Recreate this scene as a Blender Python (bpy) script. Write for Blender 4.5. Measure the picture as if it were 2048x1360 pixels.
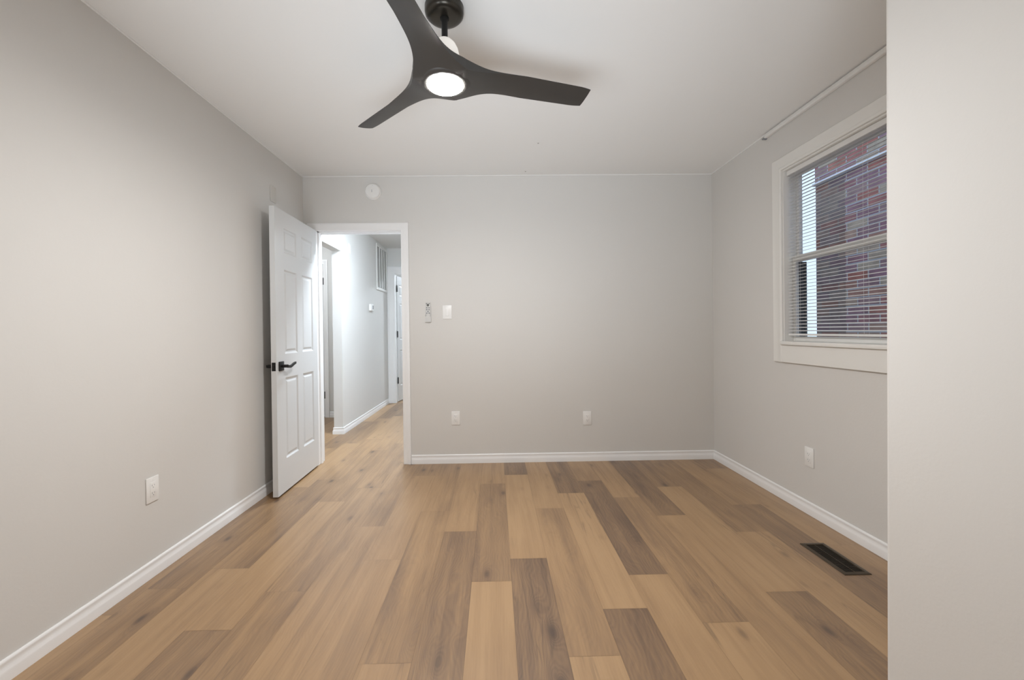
import bpy, bmesh, math, random
from mathutils import Vector, Matrix
PI = math.pi
C = bpy.context.scene.collection
S = bpy.context.scene
for o in list(bpy.data.objects):
    bpy.data.objects.remove(o)

# ------------------------------------------------------------------ camera, world, exposure
YAW, PITCH, ROLL, CH, FPX = 0.0152, -0.0045, -0.0124, 1.1189, 840.0
cam_d = bpy.data.cameras.new('camera'); cam = bpy.data.objects.new('camera', cam_d); C.objects.link(cam)
cam_d.sensor_fit = 'HORIZONTAL'; cam_d.sensor_width = 36.0; cam_d.lens = 36.0 * FPX / 2048.0
cam_d.shift_x = 21.33 / 2048.0
cam_d.shift_y = -14.52 / 2048.0
cam_d.clip_start = 0.02
cy, sy, cp, sp, cr, sr = math.cos(YAW), math.sin(YAW), math.cos(PITCH), math.sin(PITCH), math.cos(ROLL), math.sin(ROLL)
fw = Vector((sy * cp, cy * cp, sp)); rt = Vector((cy, -sy, 0)); up = rt.cross(fw)
r2 = rt * cr + up * sr; u2 = -rt * sr + up * cr
cam.matrix_world = Matrix(((r2.x, u2.x, -fw.x, 0), (r2.y, u2.y, -fw.y, 0), (r2.z, u2.z, -fw.z, CH), (0, 0, 0, 1)))
S.camera = cam

S.view_settings.view_transform = 'Standard'
S.view_settings.look = 'None'
S.view_settings.gamma = 1.0
S.view_settings.use_curve_mapping = False
S.view_settings.exposure = 0.75
S.cycles.max_bounces = 14
S.cycles.diffuse_bounces = 10
S.cycles.glossy_bounces = 6
S.cycles.transparent_max_bounces = 16
S.cycles.sample_clamp_indirect = 6.0

w = bpy.data.worlds.new('overcast_sky'); S.world = w; w.use_nodes = True
wn = w.node_tree.nodes; wl = w.node_tree.links
SKY_STRENGTH = 0.90
bg = wn['Background']; bg.inputs['Color'].default_value = (0.66, 0.80, 1.0, 1); bg.inputs['Strength'].default_value = SKY_STRENGTH

FAN_LIGHT = 410.0      # emission of the fan's round diffuser
HALL_LIGHT = 158.0     # emission of the hall dome lamp

# added soft area fill low beside the camera, standing in for a bounced flash
fl = bpy.data.lights.new('camera_fill', 'AREA'); fl.shape = 'RECTANGLE'; fl.size = 1.9; fl.size_y = 0.9
fl.energy = 8.2; fl.color = (0.86, 0.93, 1.0); fl.spread = math.radians(75)
flo = bpy.data.objects.new('camera_fill', fl); C.objects.link(flo); flo.location = (-0.45, 0.0, 0.62)
flo.rotation_euler = (math.radians(125), 0, math.radians(-12))

# ------------------------------------------------------------------ room numbers (metres)
XL, XR, YF, YB, H = -1.6054, 1.8688, 3.571, -0.45, 2.44
T = 0.12
DOL, DOR, DOZ = -1.505, -0.785, 1.988      # bedroom door opening
HXL, HXR, HYE = -1.69, -0.60, 6.65         # hall
NOZ, NOY0, NOY1 = 2.025, 3.80, 4.665       # nook opening in the hall's left wall
NYE = 5.60

# ------------------------------------------------------------------ materials
def nt(name):
    m = bpy.data.materials.new(name); m.use_nodes = True
    return m, m.node_tree.nodes, m.node_tree.links, m.node_tree.nodes['Principled BSDF']

def plain(name, col, rough=0.5, metal=0.0, bump=0.0, bscale=200.0, var=0.0, spec=0.5, coat=0.0):
    m, n, l, b = nt(name)
    b.inputs['Base Color'].default_value = (*col, 1); b.inputs['Roughness'].default_value = rough
    b.inputs['Metallic'].default_value = metal; b.inputs['Specular IOR Level'].default_value = spec
    b.inputs['Coat Weight'].default_value = coat
    tc = n.new('ShaderNodeTexCoord')
    nz = n.new('ShaderNodeTexNoise'); nz.inputs['Scale'].default_value = bscale; nz.inputs['Detail'].default_value = 3
    l.new(tc.outputs['Object'], nz.inputs['Vector'])
    if bump:
        bp = n.new('ShaderNodeBump'); bp.inputs['Strength'].default_value = bump; bp.inputs['Distance'].default_value = 0.002
        l.new(nz.outputs['Fac'], bp.inputs['Height']); l.new(bp.outputs['Normal'], b.inputs['Normal'])
    if var:
        n2 = n.new('ShaderNodeTexNoise'); n2.inputs['Scale'].default_value = 1.7; n2.inputs['Detail'].default_value = 4
        l.new(tc.outputs['Object'], n2.inputs['Vector'])
        mx = n.new('ShaderNodeMix'); mx.data_type = 'RGBA'
        mx.inputs['A'].default_value = (*[c * (1 - var) for c in col], 1); mx.inputs['B'].default_value = (*[min(1, c * (1 + var)) for c in col], 1)
        l.new(n2.outputs['Fac'], mx.inputs['Factor']); l.new(mx.outputs['Result'], b.inputs['Base Color'])
    return m

M_wall = plain('greige_wall_paint', (0.665, 0.655, 0.635), 0.75, bump=0.15, bscale=90, var=0.02, spec=0.25)
M_hall = plain('white_hall_paint', (0.68, 0.68, 0.67), 0.7, bump=0.5, bscale=9, var=0.02, spec=0.3)
M_ceil = plain('white_ceiling_paint', (0.80, 0.80, 0.79), 0.85, bump=0.1, bscale=60, var=0.01, spec=0.2)
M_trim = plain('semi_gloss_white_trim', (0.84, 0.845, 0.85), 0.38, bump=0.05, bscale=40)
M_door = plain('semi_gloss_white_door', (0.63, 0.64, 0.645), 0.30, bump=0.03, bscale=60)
M_wtrim = plain('satin_white_window_trim', (0.78, 0.775, 0.75), 0.42, bump=0.08, bscale=30)
M_plastic = plain('white_plastic', (0.82, 0.82, 0.81), 0.35)
M_remote = plain('off_white_plastic', (0.60, 0.60, 0.59), 0.4)
M_nail = plain('dull_nail', (0.38, 0.37, 0.35), 0.6)
M_slot = plain('dark_slot', (0.04, 0.04, 0.04), 0.6)
M_grey = plain('grey_plastic', (0.25, 0.26, 0.28), 0.5)
M_dgrey = plain('dark_grey_plastic', (0.09, 0.09, 0.085), 0.5)
M_painted = plain('painted_over_plate', (0.62, 0.60, 0.565), 0.6)
M_black = plain('matte_black_metal', (0.012, 0.012, 0.012), 0.38, metal=0.4)
M_bronze = plain('dark_bronze_blade', (0.040, 0.037, 0.034), 0.42, bump=0.05, bscale=120)
M_canopy = plain('dark_bronze_canopy', (0.055, 0.050, 0.042), 0.28, metal=0.7)

M_register = plain('brown_metal_register', (0.070, 0.052, 0.034), 0.4, metal=0.5)
M_pit = plain('painted_duct_shade', (0.008, 0.007, 0.006), 0.9)
M_blind = plain('white_vinyl_slat', (0.74, 0.74, 0.735), 0.45)
M_outer = plain('grey_exterior_frame', (0.035, 0.045, 0.055), 0.6)
M_flash = plain('white_metal_flashing', (0.80, 0.83, 0.88), 0.4)
M_rgrille = plain('white_enamel_grille', (0.72, 0.72, 0.71), 0.4)
M_back = plain('grille_backing', (0.42, 0.42, 0.42), 0.7)
M_ground = plain('grey_gravel', (0.18, 0.18, 0.17), 0.9, bump=1.0, bscale=30, var=0.3)

def emit(name, col, st):
    m, n, l, b = nt(name)
    b.inputs['Base Color'].default_value = (0.9, 0.9, 0.9, 1)
    b.inputs['Emission Color'].default_value = (*col, 1); b.inputs['Emission Strength'].default_value = st
    return m
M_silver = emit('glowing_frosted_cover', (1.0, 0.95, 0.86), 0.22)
M_lamp = emit('lit_diffuser', (0.99, 0.97, 0.95), FAN_LIGHT)
M_hlamp = emit('lit_hall_dome', (0.80, 0.90, 1.0), HALL_LIGHT)

def glass_mat():
    m = bpy.data.materials.new('window_glass'); m.use_nodes = True
    n, l = m.node_tree.nodes, m.node_tree.links
    n.remove(n['Principled BSDF'])
    tr = n.new('ShaderNodeBsdfTransparent'); tr.inputs['Color'].default_value = (0.93, 0.95, 0.96, 1)
    gl = n.new('ShaderNodeBsdfGlossy'); gl.inputs['Roughness'].default_value = 0.02
    lw = n.new('ShaderNodeLayerWeight'); lw.inputs['Blend'].default_value = 0.5
    pw = n.new('ShaderNodeMath'); pw.operation = 'POWER'; pw.inputs[1].default_value = 5.0; l.new(lw.outputs['Facing'], pw.inputs[0])
    fr = n.new('ShaderNodeMath'); fr.operation = 'MULTIPLY_ADD'; fr.inputs[1].default_value = 0.7; fr.inputs[2].default_value = 0.025; l.new(pw.outputs[0], fr.inputs[0])
    mx = n.new('ShaderNodeMixShader')
    l.new(fr.outputs[0], mx.inputs[0]); l.new(tr.outputs[0], mx.inputs[1]); l.new(gl.outputs[0], mx.inputs[2])
    l.new(mx.outputs[0], n['Material Output'].inputs['Surface'])
    return m
M_glass = glass_mat()

def wood_floor():
    m, n, l, b = nt('oak_vinyl_plank')
    def N(t, **k):
        x = n.new('ShaderNode' + t)
        for a, v in k.items():
            setattr(x, a, v)
        return x
    def math_(op, a, bb=None, c=None):
        x = N('Math', operation=op)
        for i, v in enumerate((a, bb, c)):
            if v is None: continue
            if isinstance(v, (int, float)): x.inputs[i].default_value = v
            else: l.new(v, x.inputs[i])
        return x.outputs[0]
    pc = N('Attribute', attribute_name='plank'); # x: tone, y: seed, z: knot amount
    sep = N('SeparateXYZ'); l.new(pc.outputs['Vector'], sep.inputs[0])
    tone, seed, knot = sep.outputs
    pl = N('Attribute', attribute_name='local')  # plank-local metres
    sl = N('SeparateXYZ'); l.new(pl.outputs['Vector'], sl.inputs[0])
    lx, ly = sl.outputs[0], sl.outputs[1]
    so = math_('MULTIPLY', seed, 37.0)
    def vec(x, y, z):
        c = N('CombineXYZ')
        for i, v in enumerate((x, y, z)):
            if isinstance(v, (int, float)): c.inputs[i].default_value = v
            else: l.new(v, c.inputs[i])
        return c.outputs[0]
    def noise(v, sc, det=4, rough=0.6, dist=0.0):
        x = N('TexNoise'); l.new(v, x.inputs['Vector']); x.inputs['Scale'].default_value = sc
        x.inputs['Detail'].default_value = det; x.inputs['Roughness'].default_value = rough; x.inputs['Distortion'].default_value = dist
        return x.outputs['Fac']
    # knots: stretched voronoi in plank space
    kv = N('TexVoronoi', feature='F1'); kv.inputs['Scale'].default_value = 1.0; kv.inputs['Randomness'].default_value = 1.0
    l.new(vec(math_('MULTIPLY', lx, 8.5), math_('MULTIPLY', ly, 3.4), so), kv.inputs['Vector'])
    kd = kv.outputs['Distance']
    near = N('MapRange'); near.inputs['From Min'].default_value = 0.0; near.inputs['From Max'].default_value = 0.42
    near.inputs['To Min'].default_value = 1.0; near.inputs['To Max'].default_value = 0.0; l.new(kd, near.inputs['Value'])
    halo = math_('MULTIPLY', math_('POWER', near.outputs[0], 2.0), knot)
    # cathedral grain: rings of a warped coordinate
    wx = noise(vec(math_('MULTIPLY', lx, 2.0), math_('MULTIPLY', ly, 0.9), so), 2.2, 3, 0.5)
    warp = math_('MULTIPLY', wx, 1.6)
    g0 = math_('ADD', math_('MULTIPLY', lx, 6.0), math_('ADD', warp, math_('MULTIPLY', halo, 0.9)))
    rings = math_('SINE', math_('MULTIPLY', g0, 62.0))
    rings = math_('MULTIPLY_ADD', rings, 0.5, 0.5)
    fine = noise(vec(math_('MULTIPLY', lx, 150.0), math_('MULTIPLY', ly, 3.5), so), 1.0, 5, 0.7)
    streak = noise(vec(math_('MULTIPLY', lx, 22.0), math_('MULTIPLY', ly, 1.1), so), 1.0, 4, 0.6, 0.6)
    blot = noise(vec(math_('MULTIPLY', lx, 5.0), math_('MULTIPLY', ly, 1.6), so), 1.0, 3, 0.5, 0.3)
    # tone
    t1 = math_('MULTIPLY_ADD', math_('SUBTRACT', streak, 0.5), 0.88, math_('MULTIPLY_ADD', tone, 0.95, 0.02))
    t2 = math_('MULTIPLY_ADD', math_('SUBTRACT', blot, 0.5), 0.66, t1)
    t3 = math_('MULTIPLY_ADD', math_('SUBTRACT', fine, 0.5), 0.46, t2)
    rg = math_('MULTIPLY', math_('MULTIPLY', math_('SUBTRACT', rings, 0.5), 0.13), math_('ADD', tone, 0.10))
    t4 = math_('ADD', t3, rg)
    t5 = math_('ADD', t4, math_('MULTIPLY', halo, 0.40))
    ramp = N('ValToRGB'); l.new(t5, ramp.inputs[0])
    e = ramp.color_ramp.elements
    e[0].position = 0.0; e[0].color = (0.388, 0.240, 0.116, 1)
    e[1].position = 1.0; e[1].color = (0.110, 0.060, 0.030, 1)
    for p_, c_ in ((0.3, (0.328, 0.196, 0.091, 1)), (0.55, (0.244, 0.143, 0.068, 1)), (0.78, (0.175, 0.100, 0.050, 1))):
        x = e.new(p_); x.color = c_
    # thin dark cracks and mineral streaks running along the grain
    ck = noise(vec(math_('MULTIPLY', lx, 16.0), math_('MULTIPLY', ly, 0.8), math_('ADD', so, 5.3)), 1.0, 3, 0.5, 1.2)
    cr_ = N('MapRange'); cr_.inputs['From Min'].default_value = 0.0; cr_.inputs['From Max'].default_value = 0.022
    cr_.inputs['To Min'].default_value = 1.0; cr_.inputs['To Max'].default_value = 0.0
    l.new(math_('ABSOLUTE', math_('SUBTRACT', ck, 0.5)), cr_.inputs['Value'])
    msk = N('MapRange'); msk.inputs['From Min'].default_value = 0.52; msk.inputs['From Max'].default_value = 0.66
    l.new(noise(vec(math_('MULTIPLY', lx, 3.0), math_('MULTIPLY', ly, 1.3), math_('ADD', so, 9.1)), 1.0, 2, 0.5), msk.inputs['Value'])
    crack = math_('MULTIPLY', math_('MULTIPLY', cr_.outputs[0], msk.outputs[0]), 0.45)
    # knot cores
    core = N('MapRange'); core.inputs['From Min'].default_value = 0.05; core.inputs['From Max'].default_value = 0.15
    core.inputs['To Min'].default_value = 1.0; core.inputs['To Max'].default_value = 0.0; l.new(kd, core.inputs['Value'])
    cm = math_('MAXIMUM', crack, math_('MULTIPLY', math_('MULTIPLY', core.outputs[0], knot), 0.75))
    mx = N('Mix', data_type='RGBA'); l.new(cm, mx.inputs['Factor']); l.new(ramp.outputs[0], mx.inputs['A'])
    mx.inputs['B'].default_value = (0.055, 0.028, 0.015, 1)
    l.new(mx.outputs['Result'], b.inputs['Base Color'])
    rr = math_('MULTIPLY_ADD', fine, 0.14, 0.31)
    l.new(rr, b.inputs['Roughness'])
    b.inputs['Specular IOR Level'].default_value = 1.0; b.inputs['IOR'].default_value = 1.58
    bp = N('Bump'); bp.inputs['Strength'].default_value = 0.22; bp.inputs['Distance'].default_value = 0.0012
    l.new(math_('ADD', fine, math_('MULTIPLY', rings, 0.3)), bp.inputs['Height']); l.new(bp.outputs['Normal'], b.inputs['Normal'])
    return m
M_floor = wood_floor()

def brick_mat(name, c1, c2, mort, var=1.0):
    m, n, l, b = nt(name)
    tc = n.new('ShaderNodeTexCoord'); sp_ = n.new('ShaderNodeSeparateXYZ'); cb = n.new('ShaderNodeCombineXYZ')
    l.new(tc.outputs['Object'], sp_.inputs[0])
    ad = n.new('ShaderNodeMath'); ad.operation = 'ADD'; l.new(sp_.outputs[0], ad.inputs[0]); l.new(sp_.outputs[1], ad.inputs[1])
    l.new(ad.outputs[0], cb.inputs[0]); l.new(sp_.outputs[2], cb.inputs[1])
    br = n.new('ShaderNodeTexBrick'); l.new(cb.outputs[0], br.inputs['Vector'])
    br.inputs['Scale'].default_value = 1.0; br.inputs['Brick Width'].default_value = 0.215; br.inputs['Row Height'].default_value = 0.076
    br.inputs['Mortar Size'].default_value = 0.006; br.inputs['Mortar Smooth'].default_value = 0.2
    br.inputs['Color1'].default_value = (0, 0, 0, 1); br.inputs['Color2'].default_value = (1, 1, 1, 1); br.inputs['Mortar'].default_value = (0.5, 0.5, 0.5, 1)
    rp = n.new('ShaderNodeValToRGB'); l.new(br.outputs['Color'], rp.inputs[0])
    e = rp.color_ramp.elements; e[0].color = (*c1, 1); e[1].color = (*c2, 1); e[1].position = 0.9
    x = e.new(0.35); x.color = (c1[0] * 0.6 + c2[0] * 0.2, c1[1] * 0.7, c1[2] * 0.9, 1)
    x = e.new(0.6); x.color = (c1[0] * 1.25, c1[1] * 0.7, c1[2] * 0.55, 1)
    nz = n.new('ShaderNodeTexNoise'); nz.inputs['Scale'].default_value = 9; nz.inputs['Detail'].default_value = 6; l.new(tc.outputs['Object'], nz.inputs['Vector'])
    m1 = n.new('ShaderNodeMix'); m1.data_type = 'RGBA'; m1.blend_type = 'OVERLAY'; m1.inputs['Factor'].default_value = 0.55
    l.new(rp.outputs[0], m1.inputs['A']); l.new(nz.outputs['Fac'], m1.inputs['B'])
    m2 = n.new('ShaderNodeMix'); m2.data_type = 'RGBA'; m2.inputs['B'].default_value = (*mort, 1)
    l.new(br.outputs['Fac'], m2.inputs['Factor']); l.new(m1.outputs['Result'], m2.inputs['A'])
    l.new(m2.outputs['Result'], b.inputs['Base Color']); b.inputs['Roughness'].default_value = 0.85
    bp = n.new('ShaderNodeBump'); bp.inputs['Strength'].default_value = 0.6; bp.inputs['Distance'].default_value = 0.01; bp.invert = True
    l.new(br.outputs['Fac'], bp.inputs['Height']); l.new(bp.outputs['Normal'], b.inputs['Normal'])
    return m
M_brick = brick_mat('weathered_red_brick', (0.33, 0.215, 0.22), (0.44, 0.36, 0.28), (0.50, 0.51, 0.54))
M_brick2 = brick_mat('brown_brick', (0.22, 0.17, 0.155), (0.27, 0.21, 0.18), (0.22, 0.20, 0.19))

# ------------------------------------------------------------------ helpers
def BM(): return bmesh.new()

def box(bm, x0, x1, y0, y1, z0, z1, bev=0.0):
    vs = [bm.verts.new((x, y, z)) for x in (x0, x1) for y in (y0, y1) for z in (z0, z1)]
    f = [(0, 1, 3, 2), (4, 6, 7, 5), (0, 4, 5, 1), (2, 3, 7, 6), (0, 2, 6, 4), (1, 5, 7, 3)]
    fs = [bm.faces.new([vs[i] for i in q]) for q in f]
    if bev:
        es = list({e for fc in fs for e in fc.edges})
        bmesh.ops.bevel(bm, geom=es, offset=bev, segments=2, profile=0.5, affect='EDGES')

def lathe(bm, prof, seg=48, mat=None):
    """prof: (r, z) list, around z; mat maps to the place."""
    rings = []
    for r, z in prof:
        if r < 1e-6:
            rings.append([bm.verts.new((0, 0, z))])
        else:
            rings.append([bm.verts.new((r * math.cos(2 * PI * i / seg), r * math.sin(2 * PI * i / seg), z)) for i in range(seg)])
    for a, b_ in zip(rings, rings[1:]):
        for i in range(seg):
            j = (i + 1) % seg
            if len(a) == 1 and len(b_) == 1: continue
            if len(a) == 1: bm.faces.new((a[0], b_[i], b_[j]))
            elif len(b_) == 1: bm.faces.new((a[i], b_[0], a[j]))
            else: bm.faces.new((a[i], b_[i], b_[j], a[j]))
    if mat is not None:
        bmesh.ops.transform(bm, matrix=mat, verts=[v for r_ in rings for v in r_])

def sweep(bm, prof, path, side, closed=False):
    """sweep prof [(a, b)] along a 3D path with mitres. side(i, direction) -> (A, B) unit axes of the profile plane."""
    n = len(path); P = [Vector(p) for p in path]; rings = []
    for i in range(n):
        din = (P[i] - P[i - 1]).normalized() if (i > 0 or closed) else None
        dout = (P[(i + 1) % n] - P[i]).normalized() if (i < n - 1 or closed) else None
        d1 = din or dout; d2 = dout or din
        A1, B = side(d1); A2, _ = side(d2)
        m = (A1 + A2); m = m / max(1e-9, m.dot(A1))
        rings.append([bm.verts.new(P[i] + m * a + B * b_) for a, b_ in prof])
    k = len(prof)
    rng = range(n if closed else n - 1)
    for i in rng:
        a, b_ = rings[i], rings[(i + 1) % n]
        for j in range(k):
            q = (j + 1) % k
            bm.faces.new((a[j], a[q], b_[q], b_[j]))
    if not closed:
        bm.faces.new(rings[0][::-1]); bm.faces.new(rings[-1])

def obj(name, bm, m, parent=None, smooth=False, ang=40):
    bmesh.ops.recalc_face_normals(bm, faces=bm.faces)
    me = bpy.data.meshes.new(name); bm.to_mesh(me); bm.free()
    for p_ in me.polygons: p_.use_smooth = smooth
    if smooth:
        me.set_sharp_from_angle(angle=math.radians(ang))
    o = bpy.data.objects.new(name, me); C.objects.link(o)
    me.materials.append(m)
    if parent is not None:
        o.parent = parent
    return o

def thing(name, label, cat, loc=(0, 0, 0), rot=(0, 0, 0), group=None):
    o = bpy.data.objects.new(name, None); C.objects.link(o); o.location = loc; o.rotation_euler = rot
    o.empty_display_size = 0.05
    o['label'] = label; o['category'] = cat
    if group: o['group'] = group
    return o

def tag(o, label, cat, group=None):
    o['label'] = label; o['category'] = cat
    if group: o['group'] = group
    return o

def struct(name, bm, m, smooth=False, parent=None):
    o = obj(name, bm, m, parent, smooth)
    if parent is None: o['kind'] = 'structure'
    return o

def sroot(name, loc=(0, 0, 0), rot=(0, 0, 0)):
    o = bpy.data.objects.new(name, None); C.objects.link(o); o.location = loc; o.rotation_euler = rot
    o.empty_display_size = 0.05; o['kind'] = 'structure'
    return o

# ------------------------------------------------------------------ floor: individual plank faces in one mesh
PW, X0P = 0.1785, 0.0610
random.seed(11)
# column index k covers x in [X0P+k*PW, X0P+(k+1)*PW]; a joint seen in the photo and tones of planks (nearer, farther)
KNOWN = {
    0: (2.055, {-1: 0.80, 0: 0.10, 1: 0.72}),
    -1: (1.872, {-1: 0.12, 0: 0.52, 1: 0.20}),
    -2: (2.347, {-1: 0.62, 0: 0.32, 1: 0.45}),
    -3: (2.620, {-1: 0.45, 0: 0.38, 1: 0.28, -2: 0.30}),
    -4: (2.070, {-1: 0.30, 0: 0.28, 1: 0.42}),
    -5: (2.430, {-1: 0.24, 0: 0.42, 1: 0.3}),
    -6: (3.030, {-1: 0.40, 0: 0.48, 1: 0.3}),
    -7: (2.800, {-1: 0.22, 0: 0.50, 1: 0.3}),
    -8: (3.220, {-1: 0.52, 0: 0.35, -2: 0.25}),
    -9: (1.870, {-1: 0.45, 0: 0.58}),
    -10: (2.9, {-1: 0.5, 0: 0.45}),
    1: (2.630, {-1: 0.40, 0: 0.14, -2: 0.15, 1: 0.4}),
    2: (1.670, {-1: 0.75, 0: 0.10, 1: 0.60}),
    3: (1.900, {-1: 0.16, 0: 0.78, 1: 0.38}),
    4: (1.580, {-1: 0.12, 0: 0.50, 1: 0.22}),
    5: (2.500, {-1: 0.22, 0: 0.76, -2: 0.5}),
    6: (1.755, {-1: 0.60, 0: 0.16, 1: 0.55}),
    7: (2.280, {-1: 0.14, 0: 0.48, 1: 0.4}),
    8: (2.630, {-1: 0.66, 0: 0.30, -2: 0.35}),
    9: (3.320, {-1: 0.22, 0: 0.55, -2: 0.4}),
}
def build_floor():
    bm = BM(); la = bm.faces.layers.float_vector.new('plank'); lo = bm.loops.layers.float_vector.new('local')
    x_lo, x_hi, y_lo, y_hi = -3.3, XR + 0.02, YB - 0.02, 9.3
    g = 0.0004
    for k in range(-20, 13):
        a, b_ = X0P + k * PW, X0P + (k + 1) * PW
        if b_ <= x_lo or a >= x_hi: continue
        ref, tones = KNOWN.get(k, (random.uniform(0, 1.2), {}))
        L = 1.20
        for j in range(-4, 9):
            y0, y1 = ref + j * L, ref + (j + 1) * L
            tn = tones.get(j, None)
            if tn is None: tn = random.choice((0.12, 0.2, 0.3, 0.42, 0.5, 0.62))
            sd = random.random(); kn = 1.0 if tn > 0.4 else (0.55 if random.random() < 0.5 else 0.2)
            ax, bx, ay, by = max(a, x_lo), min(b_, x_hi), max(y0, y_lo), min(y1, y_hi)
            if bx - ax < 0.002 or by - ay < 0.002: continue
            for (px0, px1, py0, py1, z, dark) in ((ax + g, bx - g, ay + g, by - g, 0.0, 0),):
                v = [bm.verts.new(c) for c in ((px0, py0, z), (px1, py0, z), (px1, py1, z), (px0, py1, z))]
                f = bm.faces.new(v); f[la] = (tn, sd, kn)
                for lp in f.loops: lp[lo] = (lp.vert.co.x - a, lp.vert.co.y - y0, sd)
            # micro-bevel groove between planks
    # sub floor body
    vs = [bm.verts.new((x, y, z)) for x in (x_lo, x_hi) for y in (y_lo, y_hi) for z in (-0.06, -0.0012)]
    for q in [(0, 1, 3, 2), (4, 6, 7, 5), (0, 4, 5, 1), (2, 3, 7, 6), (0, 2, 6, 4), (1, 5, 7, 3)]:
        f = bm.faces.new([vs[i] for i in q]); f[la] = (0.9, 0.5, 0)
    me = bpy.data.meshes.new('floor'); bm.to_mesh(me); bm.free(); me.materials.append(M_floor)
    o = bpy.data.objects.new('floor', me); C.objects.link(o); o['kind'] = 'structure'
build_floor()

# ------------------------------------------------------------------ shell
b = BM(); box(b, -3.4, XR + T, YB - T, YF + T, H, H + 0.1)
struct('ceiling', b, M_ceil)
b = BM(); box(b, -3.4, XR + T, YF + T, 9.4, H, H + 0.1)
struct('ceiling_hall', b, M_hall)

b = BM(); box(b, XL - T, XL, YB - T, YF, -0.06, H); struct('wall_left', b, M_wall)
b = BM(); box(b, XL - T, XR + T, YB - T, YB, -0.06, H); struct('wall_back', b, M_wall)
b = BM()
box(b, XL - T, DOL - 0.02, YF, YF + T, -0.06, H); box(b, DOR + 0.02, XR + T, YF, YF + T, -0.06, H)
box(b, DOL - 0.02, DOR + 0.02, YF, YF + T, DOZ + 0.02, H)
struct('wall_front', b, M_wall)
# right wall with the window opening
WY0, WY1, WZ0, WZ1 = 1.79, 2.690, 1.012, 2.133
b = BM()
box(b, XR, XR + T, YB, WY0, -0.06, H); box(b, XR, XR + T, WY1, YF, -0.06, H)
box(b, XR, XR + T, WY0, WY1, -0.06, WZ0); box(b, XR, XR + T, WY0, WY1, WZ1, H)
struct('wall_right', b, M_wall)
# closet bump-out close to the camera on the right; its corner is out of plumb
b = BM()
PX_B, PX_T, PY = 1.0755, 1.0905, 1.150
pts = []
for x, z in ((PX_B - 0.0003, -0.02), (PX_T, H)):
    r = 0.012
    pts.append([(x, YB, z), (x, PY - r, z), (x + r * 0.29, PY - r * 0.29, z), (x + r, PY, z), (XR, PY, z), (XR, YB, z)])
lo_ = [b.verts.new(p_) for p_ in pts[0]]; hi_ = [b.verts.new(p_) for p_ in pts[1]]
for i in range(6):
    j = (i + 1) % 6; b.faces.new((lo_[i], lo_[j], hi_[j], hi_[i]))
b.faces.new(lo_[::-1]); b.faces.new(hi_)
struct('wall_closet', b, M_wall)

# hall and nook shell
HY0 = YF + T
b = BM()
HT = 0.10
box(b, HXL - HT, HXL, HY0, NOY0, -0.06, H); box(b, HXL - HT, HXL, NOY1, HYE, -0.06, H); box(b, HXL - HT, HXL, NOY0, NOY1, NOZ, H)
struct('wall_hall_left', b, M_hall)
b = BM(); box(b, HXR, HXR + T, HY0, HYE + T, -0.06, H); struct('wall_hall_right', b, M_hall)
# end wall of the hall with a door opening
EX0, EX1, EZ = -1.570, -0.90, 2.035
b = BM()
box(b, HXL - T, EX0 - 0.02, HYE, HYE + T, -0.06, H); box(b, EX1 + 0.02, HXR + T, HYE, HYE + T, -0.06, H)
box(b, EX0 - 0.02, EX1 + 0.02, HYE, HYE + T, EZ + 0.02, H)
struct('wall_hall_end', b, M_hall)
b = BM()
box(b, -3.2, 0.4, 9.1, 9.2, -0.06, H); box(b, -3.3, -3.2, HYE + T, 9.2, -0.06, H); box(b, 0.4, 0.5, HYE + T, 9.2, -0.06, H)
box(b, -3.3, HXL - T, HYE, HYE + T, -0.06, H); box(b, HXR + T, 0.5, HYE, HYE + T, -0.06, H)
struct('wall_far_room', b, M_hall)
# nook: end wall with door, left wall, near wall
NX = -3.0
D2X0, D2X1, D2Z = -2.96, -2.262, 2.03
b = BM()
box(b, D2X1 + 0.02, HXL - HT, NYE, NYE + T, -0.06, H); box(b, NX, D2X0 - 0.02, NYE, NYE + T, -0.06, H)
box(b, D2X0 - 0.02, D2X1 + 0.02, NYE, NYE + T, D2Z + 0.02, H)
struct('wall_nook_end', b, M_hall)
b = BM(); box(b, NX - T, NX, HY0, NYE + T, -0.06, H); struct('wall_nook_left', b, M_hall)
b = BM(); box(b, NX - T, XL - T, YF - 0.1, YF + T, -0.06, H); struct('wall_nook_near', b, M_hall)
b = BM(); box(b, NX, HXL - T, NYE + T + 0.4, NYE + T + 0.5, -0.06, H); struct('wall_nook_beyond', b, M_hall)

# ------------------------------------------------------------------ baseboards
BASE = [(0, 0.0), (0.0125, 0.0), (0.0125, 0.034), (0.011, 0.041), (0.0075, 0.049), (0.0065, 0.060), (0.0085, 0.066), (0.0075, 0.071), (0.003, 0.0755), (0, 0.0755)]
def baseboard(name, path, m=None):
    # the room lies to the left of the walking direction
    b = BM()
    sweep(b, BASE, [(x, y, 0.0) for x, y in path], lambda d: (Vector((-d.y, d.x, 0)), Vector((0, 0, 1))))
    return struct(name, b, m or M_trim, smooth=True)
e = 0.0005
baseboard('baseboard_left', [(XL + e, YF - 0.002), (XL + e, YB + 0.01)])
baseboard('baseboard_right', [(XR - e, PY + 0.004), (XR - e, YF - 0.003)])
baseboard('baseboard_front', [(XR - 0.001, YF - e), (DOR + 0.066, YF - e)])
baseboard('baseboard_back', [(XL + 0.014, YB + e), (PX_B - 0.003, YB + e)])
baseboard('baseboard_hall', [(HXL + e, HYE - 0.004), (HXL + e, NOY1 - e), (HXL - HT - e, NOY1 - e), (HXL - HT - e, NYE - 0.02)])
baseboard('baseboard_nook', [(HXL - HT - 0.002, NYE - e), (D2X1 + 0.061, NYE - e)])
baseboard('baseboard_hall_right', [(HXR - e, HY0 + 0.02), (HXR - e, HYE - 0.02)])

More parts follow.
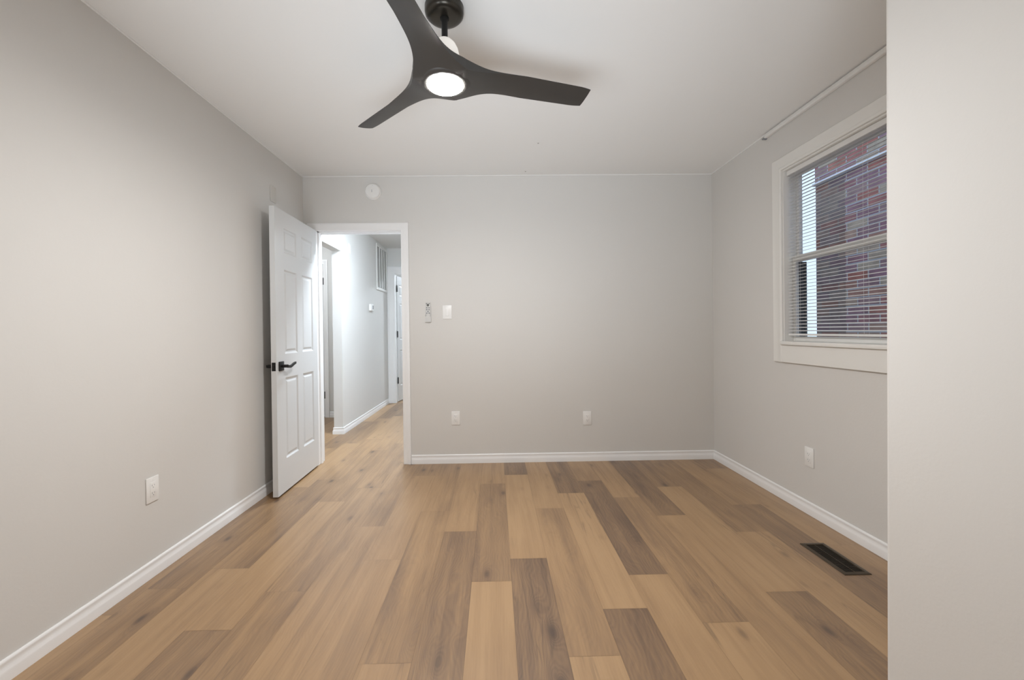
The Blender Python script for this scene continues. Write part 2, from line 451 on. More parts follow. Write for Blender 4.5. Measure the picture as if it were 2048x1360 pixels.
# caulk bead where walls meet the ceiling
BEAD = [(0, 0), (0.007, 0), (0.005, -0.005), (0, -0.007)]
def bead(name, path):
    b = BM(); sweep(b, BEAD, [(x, y, H - 0.0004) for x, y in path], lambda d: (Vector((-d.y, d.x, 0)), Vector((0, 0, 1))))
    return struct(name, b, M_ceil, smooth=True)
bead('trim_ceiling', [(XR - e, PY + 0.002), (XR - e, YF - e), (XL + e, YF - e), (XL + e, YB + 0.002)])

# ------------------------------------------------------------------ casings
CAS = [(0, 0), (0, 0.009), (0.004, 0.012), (0.014, 0.011), (0.030, 0.013), (0.044, 0.017), (0.056, 0.019), (0.063, 0.017), (0.065, 0.0)]
def casing(bm, path, normal, prof=CAS, inner_out=None):
    nrm = Vector(normal)
    sweep(bm, prof, path, lambda d: (d.cross(nrm) * inner_out, nrm))

# bedroom door frame
b = BM()
yc = YF - e
casing(b, [(DOR, yc, 0.001), (DOR, yc, DOZ - 0.010), (DOL, yc, DOZ - 0.010), (DOL, yc, 0.001)], (0, -1, 0), [(a * 1.0, c) for a, c in CAS], inner_out=1)
struct('trim_1', b, M_trim, smooth=True)
b = BM()   # hall side casing
yc2 = YF + T + e
casing(b, [(DOR, yc2, 0.001), (DOR, yc2, DOZ - 0.010), (DOL, yc2, DOZ - 0.010), (DOL, yc2, 0.001)], (0, 1, 0), CAS, inner_out=-1)
struct('trim_2', b, M_trim, smooth=True)
b = BM()   # jambs, head, stops
box(b, DOL - 0.0195, DOL, YF + 0.0005, YF + T - 0.0005, 0.001, DOZ); box(b, DOR, DOR + 0.0195, YF + 0.0005, YF + T - 0.0005, 0.001, DOZ)
box(b, DOL - 0.0195, DOR + 0.0195, YF + 0.0005, YF + T - 0.0005, DOZ, DOZ + 0.0195)
box(b, DOL, DOL + 0.011, YF + 0.042, YF + 0.075, 0.001, DOZ); box(b, DOR - 0.011, DOR, YF + 0.042, YF + 0.075, 0.001, DOZ)
box(b, DOL, DOR, YF + 0.042, YF + 0.075, DOZ - 0.011, DOZ)
struct('trim_3', b, M_trim)

# ------------------------------------------------------------------ six panel doors
def door_face(bm, W, Hh, panels, y, s):
    """face in the xz plane at depth y; s=-1: relief goes towards +y (face looks to -y)"""
    xs = sorted({0.0, W} | {v for p_ in panels for v in (p_[0], p_[1])})
    zs = sorted({0.0, Hh} | {v for p_ in panels for v in (p_[2], p_[3])})
    def quad(c): bm.faces.new([bm.verts.new(p_) for p_ in c])
    for i in range(len(xs) - 1):
        for j in range(len(zs) - 1):
            x0, x1, z0, z1 = xs[i], xs[i + 1], zs[j], zs[j + 1]
            if any(abs(p_[0] - x0) < 1e-6 and abs(p_[1] - x1) < 1e-6 and abs(p_[2] - z0) < 1e-6 and abs(p_[3] - z1) < 1e-6 for p_ in panels):
                rings = []
                for ins, dep in ((0, 0), (0.004, 0.0015), (0.011, 0.0075), (0.016, 0.0085), (0.021, 0.0085), (0.033, 0.0035), (0.037, 0.003)):
                    yy = y + s * -1 * dep
                    rings.append([bm.verts.new((x, yy, z)) for x, z in ((x0 + ins, z0 + ins), (x1 - ins, z0 + ins), (x1 - ins, z1 - ins), (x0 + ins, z1 - ins))])
                for a, c in zip(rings, rings[1:]):
                    for k in range(4):
                        q = (k + 1) % 4; bm.faces.new((a[k], a[q], c[q], c[k]))
                bm.faces.new(rings[-1])
            else:
                quad(((x0, y, z0), (x1, y, z0), (x1, y, z1), (x0, y, z1)))

def door_leaf(W, Hh, th, panels):
    bm = BM()
    door_face(bm, W, Hh, panels, 0.0, -1); door_face(bm, W, Hh, panels, th, 1)
    for c in (((0, 0, 0), (0, th, 0), (0, th, Hh), (0, 0, Hh)), ((W, 0, 0), (W, 0, Hh), (W, th, Hh), (W, th, 0)),
              ((0, 0, 0), (W, 0, 0), (W, th, 0), (0, th, 0)), ((0, 0, Hh), (0, th, Hh), (W, th, Hh), (W, 0, Hh))):
        bm.faces.new([bm.verts.new(p_) for p_ in c])
    bmesh.ops.remove_doubles(bm, verts=bm.verts, dist=1e-5)
    return bm

def panels_for(W, s, g, zz):
    w2 = (W - 2 * s - g) / 2
    return [(x, x + w2, a, c) for x in (s, s + w2 + g) for a, c in zz]

def lever(sgn, W_at, z, th, parent, towards):
    """lever set on the face; sgn -1 front (y=0 side), +1 back. towards = -1 points to smaller x"""
    y0 = -0.0003 if sgn < 0 else th + 0.0003
    b = BM(); y1 = y0 + sgn * 0.009
    box(b, W_at - 0.032, W_at + 0.032, min(y0, y1), max(y0, y1), z - 0.032, z + 0.032, bev=0.002)
    ro = obj('rosette', b, M_black, parent, True)
    b = BM()
    # neck and gently waved lever, swept rectangle
    lathe(b, [(0, 0), (0.011, 0), (0.011, 0.040), (0, 0.040)], 20, Matrix.Translation((W_at, y1, z)) @ Matrix.Rotation(sgn * -PI / 2, 4, 'X'))
    n = 12; ringsv = []
    yc_ = y1 + sgn * 0.042
    for i in range(n + 1):
        t = i / n; x = W_at + towards * (-0.012 + 0.125 * t); zc = z + 0.006 * math.sin(t * PI * 1.6) * -1 + 0.010 * t * t
        hh = 0.0095 - 0.002 * t; hy = 0.0065 - 0.001 * t
        ringsv.append([b.verts.new((x, yc_ + dy, zc + dz)) for dy, dz in ((-hy, -hh), (hy, -hh), (hy, hh), (-hy, hh))])
    for a, c in zip(ringsv, ringsv[1:]):
        for k in range(4):
            q = (k + 1) % 4; b.faces.new((a[k], a[q], c[q], c[k]))
    b.faces.new(ringsv[0]); b.faces.new(ringsv[-1][::-1])
    obj('lever_handle', b, M_black, parent, True, 50)

# bedroom door: local x from hinge to latch, y thickness
Wd, Hd, TH = 0.702, 1.966, 0.035
PZ = ((0.225, 0.795), (0.960, 1.555), (1.672, 1.850))
P0, P1 = Vector((-1.4930, 3.552, 0)), Vector((-1.474, 2.850, 0))
ang = math.atan2(P1.y - P0.y, P1.x - P0.x)
d1 = sroot('door_1', (P0.x, P0.y, 0.015), (0, 0, ang))
# with x pointing to the latch (towards the camera) the +y side looks to +x world
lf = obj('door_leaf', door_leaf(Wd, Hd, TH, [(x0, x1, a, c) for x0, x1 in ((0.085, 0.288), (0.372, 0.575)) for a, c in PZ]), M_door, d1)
lf.location = (0, -TH, 0)
ZH = 0.880
for sg in (1, -1):
    hd = bpy.data.objects.new('lever_set', None)
    C.objects.link(hd); hd.parent = d1; hd.location = (0, -TH, 0); hd.empty_display_size = 0.02
    lever(sg, Wd - 0.060, ZH, TH, hd, -1)
b = BM(); box(b, Wd + 0.0002, Wd + 0.0022, -TH + 0.005, -0.005, ZH - 0.029, ZH + 0.029, bev=0.0008)
box(b, Wd + 0.002, Wd + 0.011, -TH + 0.012, -0.012, ZH - 0.010, ZH + 0.010, bev=0.002)
obj('latch_plate', b, M_black, d1)
def hinge(parent, x, y, z, hh=0.088, lw=0.028):
    b = BM(); lathe(b, [(0, 0), (0.0062, 0), (0.0062, hh), (0.004, hh + 0.004), (0, hh + 0.004)], 14, Matrix.Translation((x, y, z - hh / 2)))
    box(b, x - 0.002, x + lw, y - 0.0015, y + 0.0015, z - hh / 2, z + hh / 2)
    return obj('hinge', b, M_black, parent, True)
for z in (0.25, 0.98, 1.76):
    hinge(d1, -0.003, -TH - 0.007, z)

# hall end door: opened into the far room, hinged on the left
b = BM(); ye = HYE - e
CAS2 = [(a * 1.85, c) for a, c in CAS]
casing(b, [(EX1, ye, 0.001), (EX1, ye, EZ), (EX0, ye, EZ), (EX0, ye, 0.001)], (0, -1, 0), CAS2, inner_out=1)
struct('trim_4', b, M_trim, smooth=True)
b = BM()
box(b, EX0 - 0.0195, EX0, HYE + 0.0005, HYE + T - 0.0005, 0.001, EZ); box(b, EX1, EX1 + 0.0195, HYE + 0.0005, HYE + T - 0.0005, 0.001, EZ)
box(b, EX0 - 0.0195, EX1 + 0.0195, HYE + 0.0005, HYE + T - 0.0005, EZ, EZ + 0.0195)
struct('trim_5', b, M_trim)
d3 = sroot('door_3', (EX0 + 0.012, HYE + 0.095, 0.014), (0, 0, math.radians(80)))
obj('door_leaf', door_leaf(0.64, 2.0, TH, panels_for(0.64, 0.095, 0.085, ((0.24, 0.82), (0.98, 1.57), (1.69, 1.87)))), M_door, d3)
for z in (0.33, 1.07, 1.80):
    hinge(d3, -0.010, -0.002, z, 0.10)
lever(-1, 0.58, 0.95, TH, d3, -1)

# nook door (closed) with hinges on its right edge
b = BM(); yn = NYE - e
CAS3 = [(a * 0.9, c) for a, c in CAS]
casing(b, [(D2X1, yn, 0.001), (D2X1, yn, D2Z), (D2X0, yn, D2Z), (D2X0, yn, 0.001)], (0, -1, 0), CAS3, inner_out=1)
struct('trim_6', b, M_trim, smooth=True)
d2 = sroot('door_2', (D2X0 + 0.002, NYE + 0.003, 0.012))
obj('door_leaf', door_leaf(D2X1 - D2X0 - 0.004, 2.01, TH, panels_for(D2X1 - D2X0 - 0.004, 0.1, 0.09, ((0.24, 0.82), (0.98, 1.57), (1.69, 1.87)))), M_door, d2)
for z in (0.285, 1.79):
    hinge(d2, D2X1 - D2X0 - 0.001, -0.014, z, 0.09, 0.004)

# ------------------------------------------------------------------ window
win = sroot('window_1', (XR, 0, 0))
def wobj(name, bm, m, parent=win, smooth=False):
    return obj(name, bm, m, parent, smooth)
WC = [(0, 0), (0, 0.010), (0.006, 0.0145), (0.016, 0.0145), (0.020, 0.012), (0.064, 0.016), (0.076, 0.016), (0.080, 0.012), (0.080, 0.0)]
b = BM()
# three-sided picture casing, top member taller
for (pa, pb, ws) in (((WY0, WZ0 - 0.02), (WY0, WZ1), 1), ((WY1, WZ1), (WY1, WZ0 - 0.02), 1)):
    pass
path = [(-e, WY1, WZ0 - 0.115), (-e, WY1, WZ1), (-e, WY0, WZ1), (-e, WY0, WZ0 - 0.115)]
sweep(b, WC, path, lambda d: (d.cross(Vector((-1, 0, 0))) * -1.0, Vector((-1, 0, 0))))
win_case = wobj('casing', b, M_wtrim, smooth=True)
b = BM(); box(b, -0.016, -e, WY0 - 0.0, WY1 + 0.0, WZ0 - 0.117, WZ0 - 0.006, bev=0.002)
box(b, -0.012, -e, WY0 - 0.08, WY1 + 0.08, WZ0 - 0.1185, WZ0 - 0.1155)
wobj('apron', b, M_wtrim)
b = BM(); box(b, -0.030, 0.055, WY0 + 0.001, WY1 - 0.001, WZ0 - 0.005, WZ0 + 0.018, bev=0.005)
wobj('stool', b, M_wtrim, smooth=True)
b = BM()   # jamb liners
box(b, 0.0, T, WY1 - 0.008, WY1 - 0.0005, WZ0 + 0.018, WZ1 - 0.0005); box(b, 0.0, T, WY0 + 0.0005, WY0 + 0.008, WZ0 + 0.018, WZ1 - 0.0005)
box(b, 0.0, T, WY0 + 0.008, WY1 - 0.008, WZ1 - 0.010, WZ1 - 0.0005); box(b, 0.0555, T + 0.02, WY0 + 0.008, WY1 - 0.008, WZ0 + 0.0005, WZ0 + 0.018)
wobj('jamb', b, M_wtrim)
MR = 1.555   # meeting rail height
def sash(name, xa, xb, z0, z1, rb, rt_):
    y0, y1 = WY0 + 0.009, WY1 - 0.009; st = 0.022
    b = BM()
    box(b, xa, xb, y0, y0 + st, z0, z1, bev=0.0015); box(b, xa, xb, y1 - st, y1, z0, z1, bev=0.0015)
    box(b, xa, xb, y0 + st, y1 - st, z0, z0 + rb, bev=0.0015); box(b, xa, xb, y0 + st, y1 - st, z1 - rt_, z1, bev=0.0015)
    o = wobj(name, b, M_wtrim)
    b = BM(); xm = (xa + xb) / 2; box(b, xm - 0.002, xm + 0.002, y0 + st, y1 - st, z0 + rb, z1 - rt_)
    wobj('glass_pane', b, M_glass, o)
sash('lower_sash', 0.056, 0.080, WZ0 + 0.0185, MR + 0.020, 0.030, 0.036)
sash('upper_sash', 0.083, 0.107, MR - 0.016, WZ1 - 0.011, 0.036, 0.032)
b = BM(); box(b, T + 0.0005, T + 0.012, WY1 - 0.030, WY1 + 0.05, WZ0 - 0.02, MR - 0.018)
box(b, T + 0.0005, T + 0.012, WY0 - 0.05, WY0 + 0.030, WZ0 - 0.02, WZ1 + 0.03)
box(b, 0.084, T, WY1 - 0.022, WY1 - 0.0085, WZ0 + 0.019, MR - 0.018)
wobj('exterior_frame', b, M_outer)

# mini blind hung inside the recess
bl = thing('mini_blind', 'white mini blind with thin open horizontal slats hanging in the window', 'blind', (XR, 0, 0))
by0, by1 = WY0 + 0.012, WY1 - 0.012
b = BM(); box(b, 0.018, 0.052, by0, by1, WZ1 - 0.042, WZ1 - 0.012, bev=0.002); obj('headrail', b, M_blind, bl)
b = BM(); zt = WZ1 - 0.052; pitch = 0.0205; nsl = int((zt - (WZ0 + 0.050)) / pitch)
xc = 0.033
for i in range(nsl):
    z = zt - i * pitch; tilt = 0.20
    n = 5; top = []; bot = []
    for j in range(n):
        u = (j / (n - 1) - 0.5); x = xc + u * 0.025; zz = z + 0.0022 * (1 - 4 * u * u) + u * 0.025 * tilt
        top.append((x, zz + 0.0004)); bot.append((x, zz - 0.0004))
    loop = top + bot[::-1]
    A = [b.verts.new((x, by0 + 0.004, zz)) for x, zz in loop]; Bv = [b.verts.new((x, by1 - 0.004, zz)) for x, zz in loop]
    for j in range(len(loop)):
        q = (j + 1) % len(loop); b.faces.new((A[j], A[q], Bv[q], Bv[j]))
    b.faces.new(A[::-1]); b.faces.new(Bv)
obj('slats', b, M_blind, bl, True)
zb = zt - nsl * pitch - 0.004
b = BM(); box(b, xc - 0.012, xc + 0.012, by0 + 0.003, by1 - 0.003, zb - 0.006, zb + 0.006, bev=0.002); obj('bottom_rail', b, M_blind, bl)
for yy in (by0 + 0.10, (by0 + by1) / 2 - 0.12, by1 - 0.075):
    b = BM()
    for xx in (xc - 0.0135, xc + 0.0135): box(b, xx - 0.0004, xx + 0.0004, yy - 0.0004, yy + 0.0004, zb, WZ1 - 0.043)
    obj('ladder_cord', b, M_blind, bl)

# rail along the ceiling above the window
rl = thing('curtain_rail', 'thin pale painted rail fixed along the ceiling edge above the window', 'rail', (XR, 0, 0))
b = BM(); box(b, -0.024, -e, PY + 0.01, 2.835, H - 0.036, H - 0.008, bev=0.005); obj('rail', b, M_ceil, rl, True)
b = BM(); box(b, -0.028, -e, 2.8355, 2.852, H - 0.040, H - 0.030, bev=0.002); obj('end_bracket', b, M_grey, rl)

# ------------------------------------------------------------------ ceiling fan
FX, FY = -0.190, 1.722
fan = thing('ceiling_fan', 'dark bronze three-blade ceiling fan with a lit round light in its hub', 'ceiling fan', (FX, FY, H), (0, 0, 0))
def fobj(name, bm, m, smooth=True, ang=40): return obj(name, bm, m, fan, smooth, ang)
b = BM(); lathe(b, [(0, -0.0003), (0.079, -0.0003), (0.079, -0.020), (0.077, -0.030), (0.067, -0.040), (0.052, -0.0435), (0.018, -0.0445), (0, -0.0445)])
fobj('canopy', b, M_canopy)
b = BM(); lathe(b, [(0, -0.04), (0.019, -0.040), (0.017, -0.052), (0.0125, -0.060), (0.0125, -0.140), (0, -0.140)], 28)
fobj('downrod', b, M_black)
b = BM(); lathe(b, [(0.0, -0.130), (0.018, -0.131), (0.031, -0.138), (0.044, -0.152), (0.054, -0.172), (0.060, -0.200), (0.062, -0.232), (0.0, -0.232)])
fobj('motor_cover', b, M_silver)
ZB = 2.172 - H
b = BM(); lathe(b, [(0.0, -0.228), (0.080, -0.230), (0.094, -0.246), (0.104, -0.268), (0.109, -0.290), (0.106, -0.304), (0.098, -0.312), (0.084, -0.3165), (0.0, -0.3135)], 64)
fobj('hub', b, M_bronze)
b = BM(); lathe(b, [(0.0, -0.308), (0.0735, -0.308), (0.0735, -0.316), (0.070, -0.3205), (0.055, -0.3235), (0.03, -0.3245), (0, -0.325)], 48)
fobj('light_diffuser', b, M_lamp)
def blade_mesh():
    b = BM(); n = 40; m_ = 14; L = 0.636; up_, dn = [], []
    for i in range(n + 1):
        r = 0.045 + (L - 0.045) * i / n
        f = math.exp(-((r - 0.045) / 0.085) ** 1.6)
        lead = 0.060 - 0.010 * (r / L) + 0.060 * f
        trail = 0.061 - 0.010 * (r / L) + 0.060 * f
        pit = math.radians(16.5 * min(1, max(0, (r - 0.08) / 0.26)))
        zc = -0.004; drop = 0.034 * math.exp(-((r - 0.045) / 0.115) ** 2)
        lead = min(lead, r * 1.73 + 0.022); trail = min(trail, r * 1.73 + 0.022)
        # rounded, slanted tip
        ru, rd = [], []
        for j in range(m_ + 1):
            u = -1 + 2 * j / m_
            wv = (lead if u > 0 else trail) * u
            rr = r
            if i > n - 4:
                k = (i - (n - 4)) / 4.0
                wv *= 1 - 0.10 * k * k
            rr = r + (-0.004 * u if True else 0) * (max(0, (r - 0.2) / (L - 0.2)))
            th = 0.0045 * (1 - 0.75 * abs(u) ** 2.5) * (1 + 1.6 * f)
            x = rr; y = wv * math.cos(pit); z = zc - wv * math.sin(pit)
            ru.append(b.verts.new((x, y, z + th))); rd.append(b.verts.new((x, y, z - th - drop)))
        up_.append(ru); dn.append(rd)
    for i in range(n):
        for j in range(m_):
            b.faces.new((up_[i][j], up_[i + 1][j], up_[i + 1][j + 1], up_[i][j + 1]))
            b.faces.new((dn[i][j], dn[i][j + 1], dn[i + 1][j + 1], dn[i + 1][j]))
        b.faces.new((up_[i][0], dn[i][0], dn[i + 1][0], up_[i + 1][0])); b.faces.new((up_[i][m_], up_[i + 1][m_], dn[i + 1][m_], dn[i][m_]))
    for j in range(m_):
        b.faces.new((up_[0][j], up_[0][j + 1], dn[0][j + 1], dn[0][j])); b.faces.new((up_[n][j], dn[n][j], dn[n][j + 1], up_[n][j + 1]))
    return b
bl0 = fobj('blade', blade_mesh(), M_bronze, True, 50)
A0 = math.radians(16.2)
bl0.location = (0, 0, ZB); bl0.rotation_euler = (0, 0, A0)
for k in (1, 2):
    c = bl0.copy(); C.objects.link(c); c.parent = fan; c.rotation_euler = (0, 0, A0 + k * 2 * PI / 3)

# ------------------------------------------------------------------ wall fittings
# local frame: x right, z up, -y out of the wall; rotation turns it onto each wall
def plate_bm(w_, h_, t=0.006, bev=0.0025):
    b = BM(); box(b, -w_ / 2, w_ / 2, -t, -0.0003, -h_ / 2, h_ / 2, bev=bev); return b
def outlet(label, loc, rz, group='white wall outlets'):
    t = thing('wall_outlet', label, 'outlet', loc, (0, 0, rz), group)
    obj('cover_plate', plate_bm(0.071, 0.116), M_plastic, t, True)
    b = BM(); box(b, -0.0168, 0.0168, -0.0078, -0.0055, -0.0335, 0.0335, bev=0.001); ins = obj('receptacle', b, M_plastic, t, True)
    b = BM()
    for zz in (0.0175, -0.0175):
        box(b, -0.0078, -0.0056, -0.0081, -0.0076, zz - 0.0015, zz + 0.0065); box(b, 0.0056, 0.0074, -0.0081, -0.0076, zz - 0.0005, zz + 0.0055)
        lathe(b, [(0, 0), (0.0023, 0), (0.0023, 0.0005), (0, 0.0005)], 12, Matrix.Translation((0, -0.0076, zz - 0.0075)) @ Matrix.Rotation(PI / 2, 4, 'X'))
    obj('slots', b, M_grey, ins)
    for zz in (0.045, -0.045):
        b = BM(); lathe(b, [(0, 0), (0.0028, 0), (0.0024, 0.0008), (0, 0.0010)], 12, Matrix.Translation((0, -0.006, zz)) @ Matrix.Rotation(PI / 2, 4, 'X'))
        obj('screw', b, M_plastic, t, True)
    return t
outlet('white outlet low on the far wall, the one nearer the doorway', (-0.342, YF, 0.383), 0)
outlet('white outlet low on the far wall, right of its middle', (0.778, YF, 0.366), 0)
outlet('white outlet low on the left wall in front of the open door', (XL, 1.975, 0.402), PI / 2)
outlet('white outlet low on the right wall under the window', (XR, 2.474, 0.343), -PI / 2)

sw = thing('light_switch', 'white rocker light switch on the far wall beside the doorway', 'light switch', (-0.402, YF, 1.283))
obj('cover_plate', plate_bm(0.076, 0.116), M_plastic, sw, True)
b = BM(); box(b, -0.0168, 0.0168, -0.0066, -0.0055, -0.034, 0.034); obj('bezel', b, M_plastic, sw)
b = BM(); vs = [(-.0155, -.0067, .032), (.0155, -.0067, .032), (.0155, -.0105, -.032), (-.0155, -.0105, -.032), (-.0155, -.0095, .032), (.0155, -.0095, .032)]
box(b, -0.0155, 0.0155, -0.0095, -0.0064, -0.0325, 0.0325, bev=0.0015)
for v in b.verts:
    if v.co.z < -0.02 and v.co.y < -0.008: v.co.y -= 0.0025
obj('rocker', b, M_plastic, sw, True)

rm = thing('fan_remote', 'slim white remote control with grey buttons in a wall cradle by the door', 'remote control', (-0.563, YF, 1.284))
b = BM(); box(b, -0.024, 0.024, -0.005, -0.0003, -0.080, 0.050, bev=0.0015)
box(b, -0.024, -0.0215, -0.019, -0.005, -0.080, -0.020); box(b, 0.0215, 0.024, -0.019, -0.005, -0.080, -0.020); box(b, -0.024, 0.024, -0.019, -0.005, -0.082, -0.079)
box(b, -0.0215, 0.0215, -0.019, -0.017, -0.079, -0.035)
obj('cradle', b, M_remote, rm)
b = BM(); box(b, -0.0205, 0.0205, -0.0165, -0.0055, -0.0785, 0.0825, bev=0.004); body = obj('remote_body', b, M_remote, rm, True)
def disc(bm, x, z, r, y0, h_): lathe(bm, [(0, 0), (r, 0), (r * 0.85, h_), (0, h_)], 20, Matrix.Translation((x, y0, z)) @ Matrix.Rotation(PI / 2, 4, 'X'))
b = BM(); disc(b, 0, 0.060, 0.0105, -0.0166, 0.002); disc(b, -0.012, 0.072, 0.0045, -0.0166, 0.0015); disc(b, 0.012, 0.072, 0.0045, -0.0166, 0.0015)
obj('power_buttons', b, M_dgrey, body, True)
b = BM()
for x_, z_ in ((-0.009, 0.038), (0.009, 0.038), (-0.009, 0.022), (0.009, 0.022), (0, 0.006), (-0.010, -0.008), (0.010, -0.008)): disc(b, x_, z_, 0.0058, -0.0166, 0.0015)
obj('speed_buttons', b, M_grey, body, True)

sd = thing('smoke_detector', 'round white smoke detector high on the far wall over the doorway', 'smoke detector', (-1.012, YF, 2.306), (PI / 2, 0, 0))
b = BM(); lathe(b, [(0, 0.0003), (0.068, 0.0003), (0.068, 0.010), (0.066, 0.012), (0.064, 0.012), (0.062, 0.026), (0.055, 0.034), (0.035, 0.038), (0, 0.039)], 56); hs = obj('housing', b, M_plastic, sd, True, 30)
b = BM(); lathe(b, [(0, 0.0365), (0.006, 0.0365), (0.006, 0.0395), (0, 0.0397)], 16, Matrix.Translation((0.002, 0.038, -0.003))); obj('test_button', b, M_grey, sd, True)
b = BM(); box(b, -0.0048, -0.0018, -0.014, 0.008, 0.0385, 0.0393); obj('sounder_slot', b, M_grey, sd)

bp1 = obj('blank_plate', plate_bm(0.072, 0.116), M_painted, None, True)
bp1.location = (XL, 3.088, 2.133); bp1.rotation_euler = (0, 0, PI / 2)
tag(bp1, 'blank cover plate painted over, high on the left wall above the open door', 'cover plate')
bp2 = obj('blank_plate', plate_bm(0.072, 0.116), M_plastic, None, True)
bp2.location = (HXL, 4.945, 2.10); bp2.rotation_euler = (0, 0, PI / 2)
tag(bp2, 'small blank white plate high on the bright hall wall near its corner', 'cover plate')

# hall things
th = thing('thermostat', 'small white thermostat with a dark display on the hall wall', 'thermostat', (HXL, 5.74, 1.458), (0, 0, PI / 2))
b = BM(); box(b, -0.060, 0.060, -0.028, -0.0003, -0.045, 0.045, bev=0.004); obj('case', b, M_plastic, th, True)
b = BM(); box(b, 0.005, 0.050, -0.0295, -0.0278, -0.022, 0.028); obj('display', b, M_grey, th)

gr = thing('return_air_grille', 'large white return air grille high on the hall wall', 'air grille', (HXL, 6.33, 2.070), (0, 0, PI / 2))
b = BM(); W2, H2 = 0.285, 0.335
for q in ((-W2, W2, -H2, -H2 + 0.035), (-W2, W2, H2 - 0.035, H2)): box(b, q[0], q[1], -0.014, -0.0003, q[2], q[3], bev=0.003)
for q in ((-W2, -W2 + 0.035), (W2 - 0.035, W2)): box(b, q[0], q[1], -0.014, -0.0003, -H2 + 0.035, H2 - 0.035, bev=0.003)
for x_ in (-0.125, 0.0, 0.125): box(b, x_ - 0.006, x_ + 0.006, -0.014, -0.002, -H2 + 0.035, H2 - 0.035)
obj('frame', b, M_rgrille, gr)
b = BM(); nl = 40
for i in range(nl):
    z = -H2 + 0.040 + (2 * H2 - 0.08) * i / (nl - 1)
    q = [b.verts.new(c) for c in ((-W2 + 0.035, -0.011, z - 0.006), (W2 - 0.035, -0.011, z - 0.006), (W2 - 0.035, -0.003, z + 0.004), (-W2 + 0.035, -0.003, z + 0.004),
                                  (-W2 + 0.035, -0.0103, z - 0.007), (W2 - 0.035, -0.0103, z - 0.007), (W2 - 0.035, -0.0023, z + 0.003), (-W2 + 0.035, -0.0023, z + 0.003))]
    for f in ((0, 1, 2, 3), (7, 6, 5, 4), (0, 4, 5, 1), (3, 2, 6, 7)): b.faces.new([q[k] for k in f])
obj('louvers', b, M_rgrille, gr)
b = BM(); box(b, -W2 + 0.03, W2 - 0.03, -0.0015, -0.0003, -H2 + 0.03, H2 - 0.03); obj('backing', b, M_back, gr)

ns = thing('light_switch', 'white light switch in the dim nook off the hall, beside the nook door', 'light switch', (-2.115, NYE, 1.19))
obj('cover_plate', plate_bm(0.071, 0.116), M_plastic, ns, True)
b = BM(); box(b, -0.015, 0.015, -0.009, -0.0055, -0.032, 0.032, bev=0.0015); obj('rocker', b, M_plastic, ns)

hl = thing('ceiling_light', 'lit white dome lamp on the hall ceiling', 'ceiling light', (-0.85, 4.02, H), (PI, 0, 0))
b = BM(); lathe(b, [(0, 0.0003), (0.150, 0.0003), (0.150, 0.018), (0.145, 0.024), (0, 0.024)]); obj('base', b, M_plastic, hl, True)
b = BM(); lathe(b, [(0.138, 0.0245), (0.136, 0.030), (0.125, 0.034), (0.06, 0.036), (0, 0.037)]); obj('dome', b, M_hlamp, hl, True)

fl3_ = thing('ceiling_light', 'added unseen fill lamp on the ceiling of the room past the hall', 'ceiling light', (-0.9, 7.9, H), (PI, 0, 0))  # unseen lamp added to brighten the open door at the hall end
b = BM(); lathe(b, [(0, 0.0003), (0.150, 0.0003), (0.150, 0.018), (0.145, 0.024), (0, 0.024)]); obj('base', b, M_plastic, fl3_, True)
b = BM(); lathe(b, [(0.138, 0.0245), (0.132, 0.045), (0.105, 0.066), (0.06, 0.078), (0, 0.082)]); obj('dome', b, M_hlamp, fl3_, True)

nl_ = thing('ceiling_light', 'small added unseen fill lamp on the ceiling of the nook off the hall', 'ceiling light', (-2.35, 4.75, H), (PI, 0, 0))  # out-of-view lamp added only to lift the dark nook
b = BM(); lathe(b, [(0, 0.0003), (0.070, 0.0003), (0.070, 0.012), (0, 0.012)]); obj('base', b, M_plastic, nl_, True)
b = BM(); lathe(b, [(0.060, 0.0125), (0.056, 0.022), (0.035, 0.030), (0, 0.033)]); obj('dome', b, emit('nook_fill_dome', (0.92, 0.96, 1.0), 170.0), nl_, True)

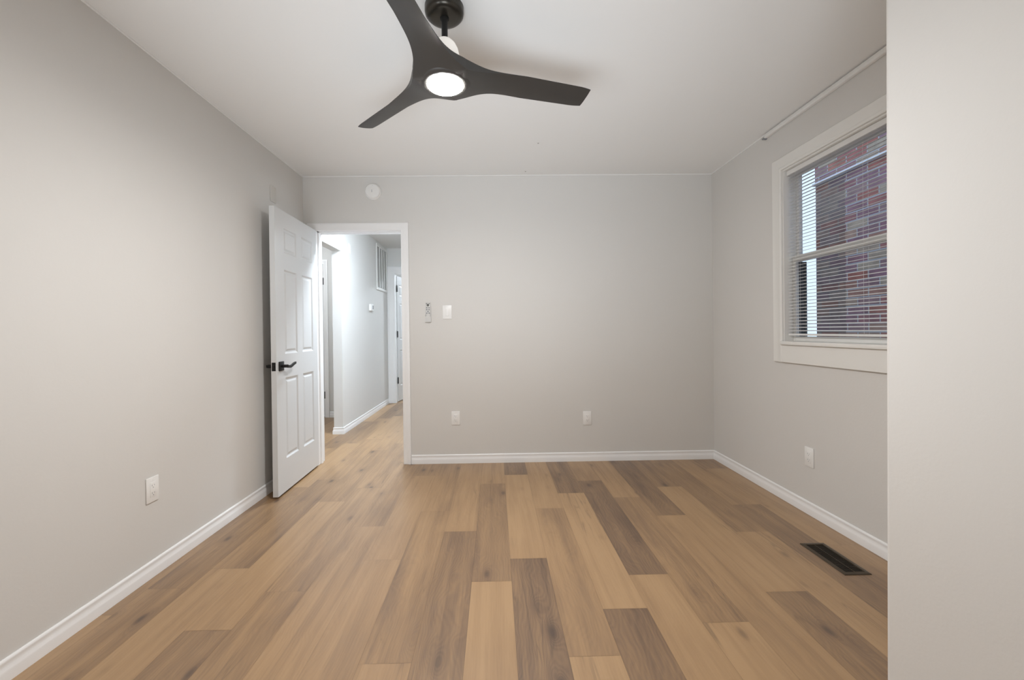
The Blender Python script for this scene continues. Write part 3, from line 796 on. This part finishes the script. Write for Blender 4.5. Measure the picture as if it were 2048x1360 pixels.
# floor register
fr = thing('floor_register', 'dark brown metal floor vent near the right wall', 'floor vent', (1.622, 2.0005, 0.0), (0, 0, 0.0))
b = BM(); a, c = 0.0625, 0.141
RP = [(0, 0.0004), (0.003, 0.004), (0.017, 0.0055), (0.020, 0.0035), (0.020, 0.0004)]
sweep(b, RP, [(-a, -c, 0), (a, -c, 0), (a, c, 0), (-a, c, 0)], lambda d: (Vector((-d.y, d.x, 0)), Vector((0, 0, 1))), closed=True)
obj('frame', b, M_register, fr)
b = BM(); box(b, -a + 0.019, a - 0.019, -c + 0.019, c - 0.019, 0.0003, 0.0009); obj('duct_shade_plate', b, M_pit, fr)  # near-black plate: the shade inside the duct is put into its colour
b = BM()
for i in range(26):
    y = -c + 0.024 + (2 * c - 0.048) * i / 25
    box(b, -a + 0.0195, a - 0.0195, y - 0.0007, y + 0.0007, 0.001, 0.0032)
box(b, -0.0015, 0.0015, -c + 0.0195, c - 0.0195, 0.001, 0.0034)
obj('louvers', b, M_register, fr)

# small nail marks
for nm, (x_, y_) in (('a', (0.322, 2.965)), ('b', (0.27, 3.49))):
    b = BM(); lathe(b, [(0, 0), (0.006, 0), (0.005, -0.002), (0, -0.003)], 12, Matrix.Translation((x_, y_, H - 0.0003)))
    o = obj('ceiling_nail', b, M_nail, None, True)
    tag(o, {'a': 'tiny grey nail head in the open ceiling in front of the far wall', 'b': 'tiny grey nail head in the ceiling right against the far wall'}[nm], 'nail')

# ------------------------------------------------------------------ outdoors
NXB = 3.2
nb = thing('neighbour_building', 'weathered red and brown brick house wall seen through the window', 'building', (NXB, 0, -0.6))
b = BM(); box(b, 0, 3.0, -3.5, 3.78, 0.0, 3.11); obj('wall', b, M_brick, nb)
b = BM(); box(b, 0.006, 3.0, 3.785, 4.135, 0.0, 3.11); obj('chimney_breast', b, M_brick2, nb)
b = BM(); box(b, -0.03, 3.0, -3.5, 4.14, 3.112, 3.138, bev=0.004); obj('flashing', b, M_flash, nb)
b = BM(); box(b, 0.0, 3.0, -3.5, 4.135, 3.139, 3.75); obj('upper_wall', b, M_brick, nb)
b = BM(); box(b, XR + T + 0.03, 12, -9, 22, -0.75, -0.6); g = struct('floor_outside', b, M_ground)
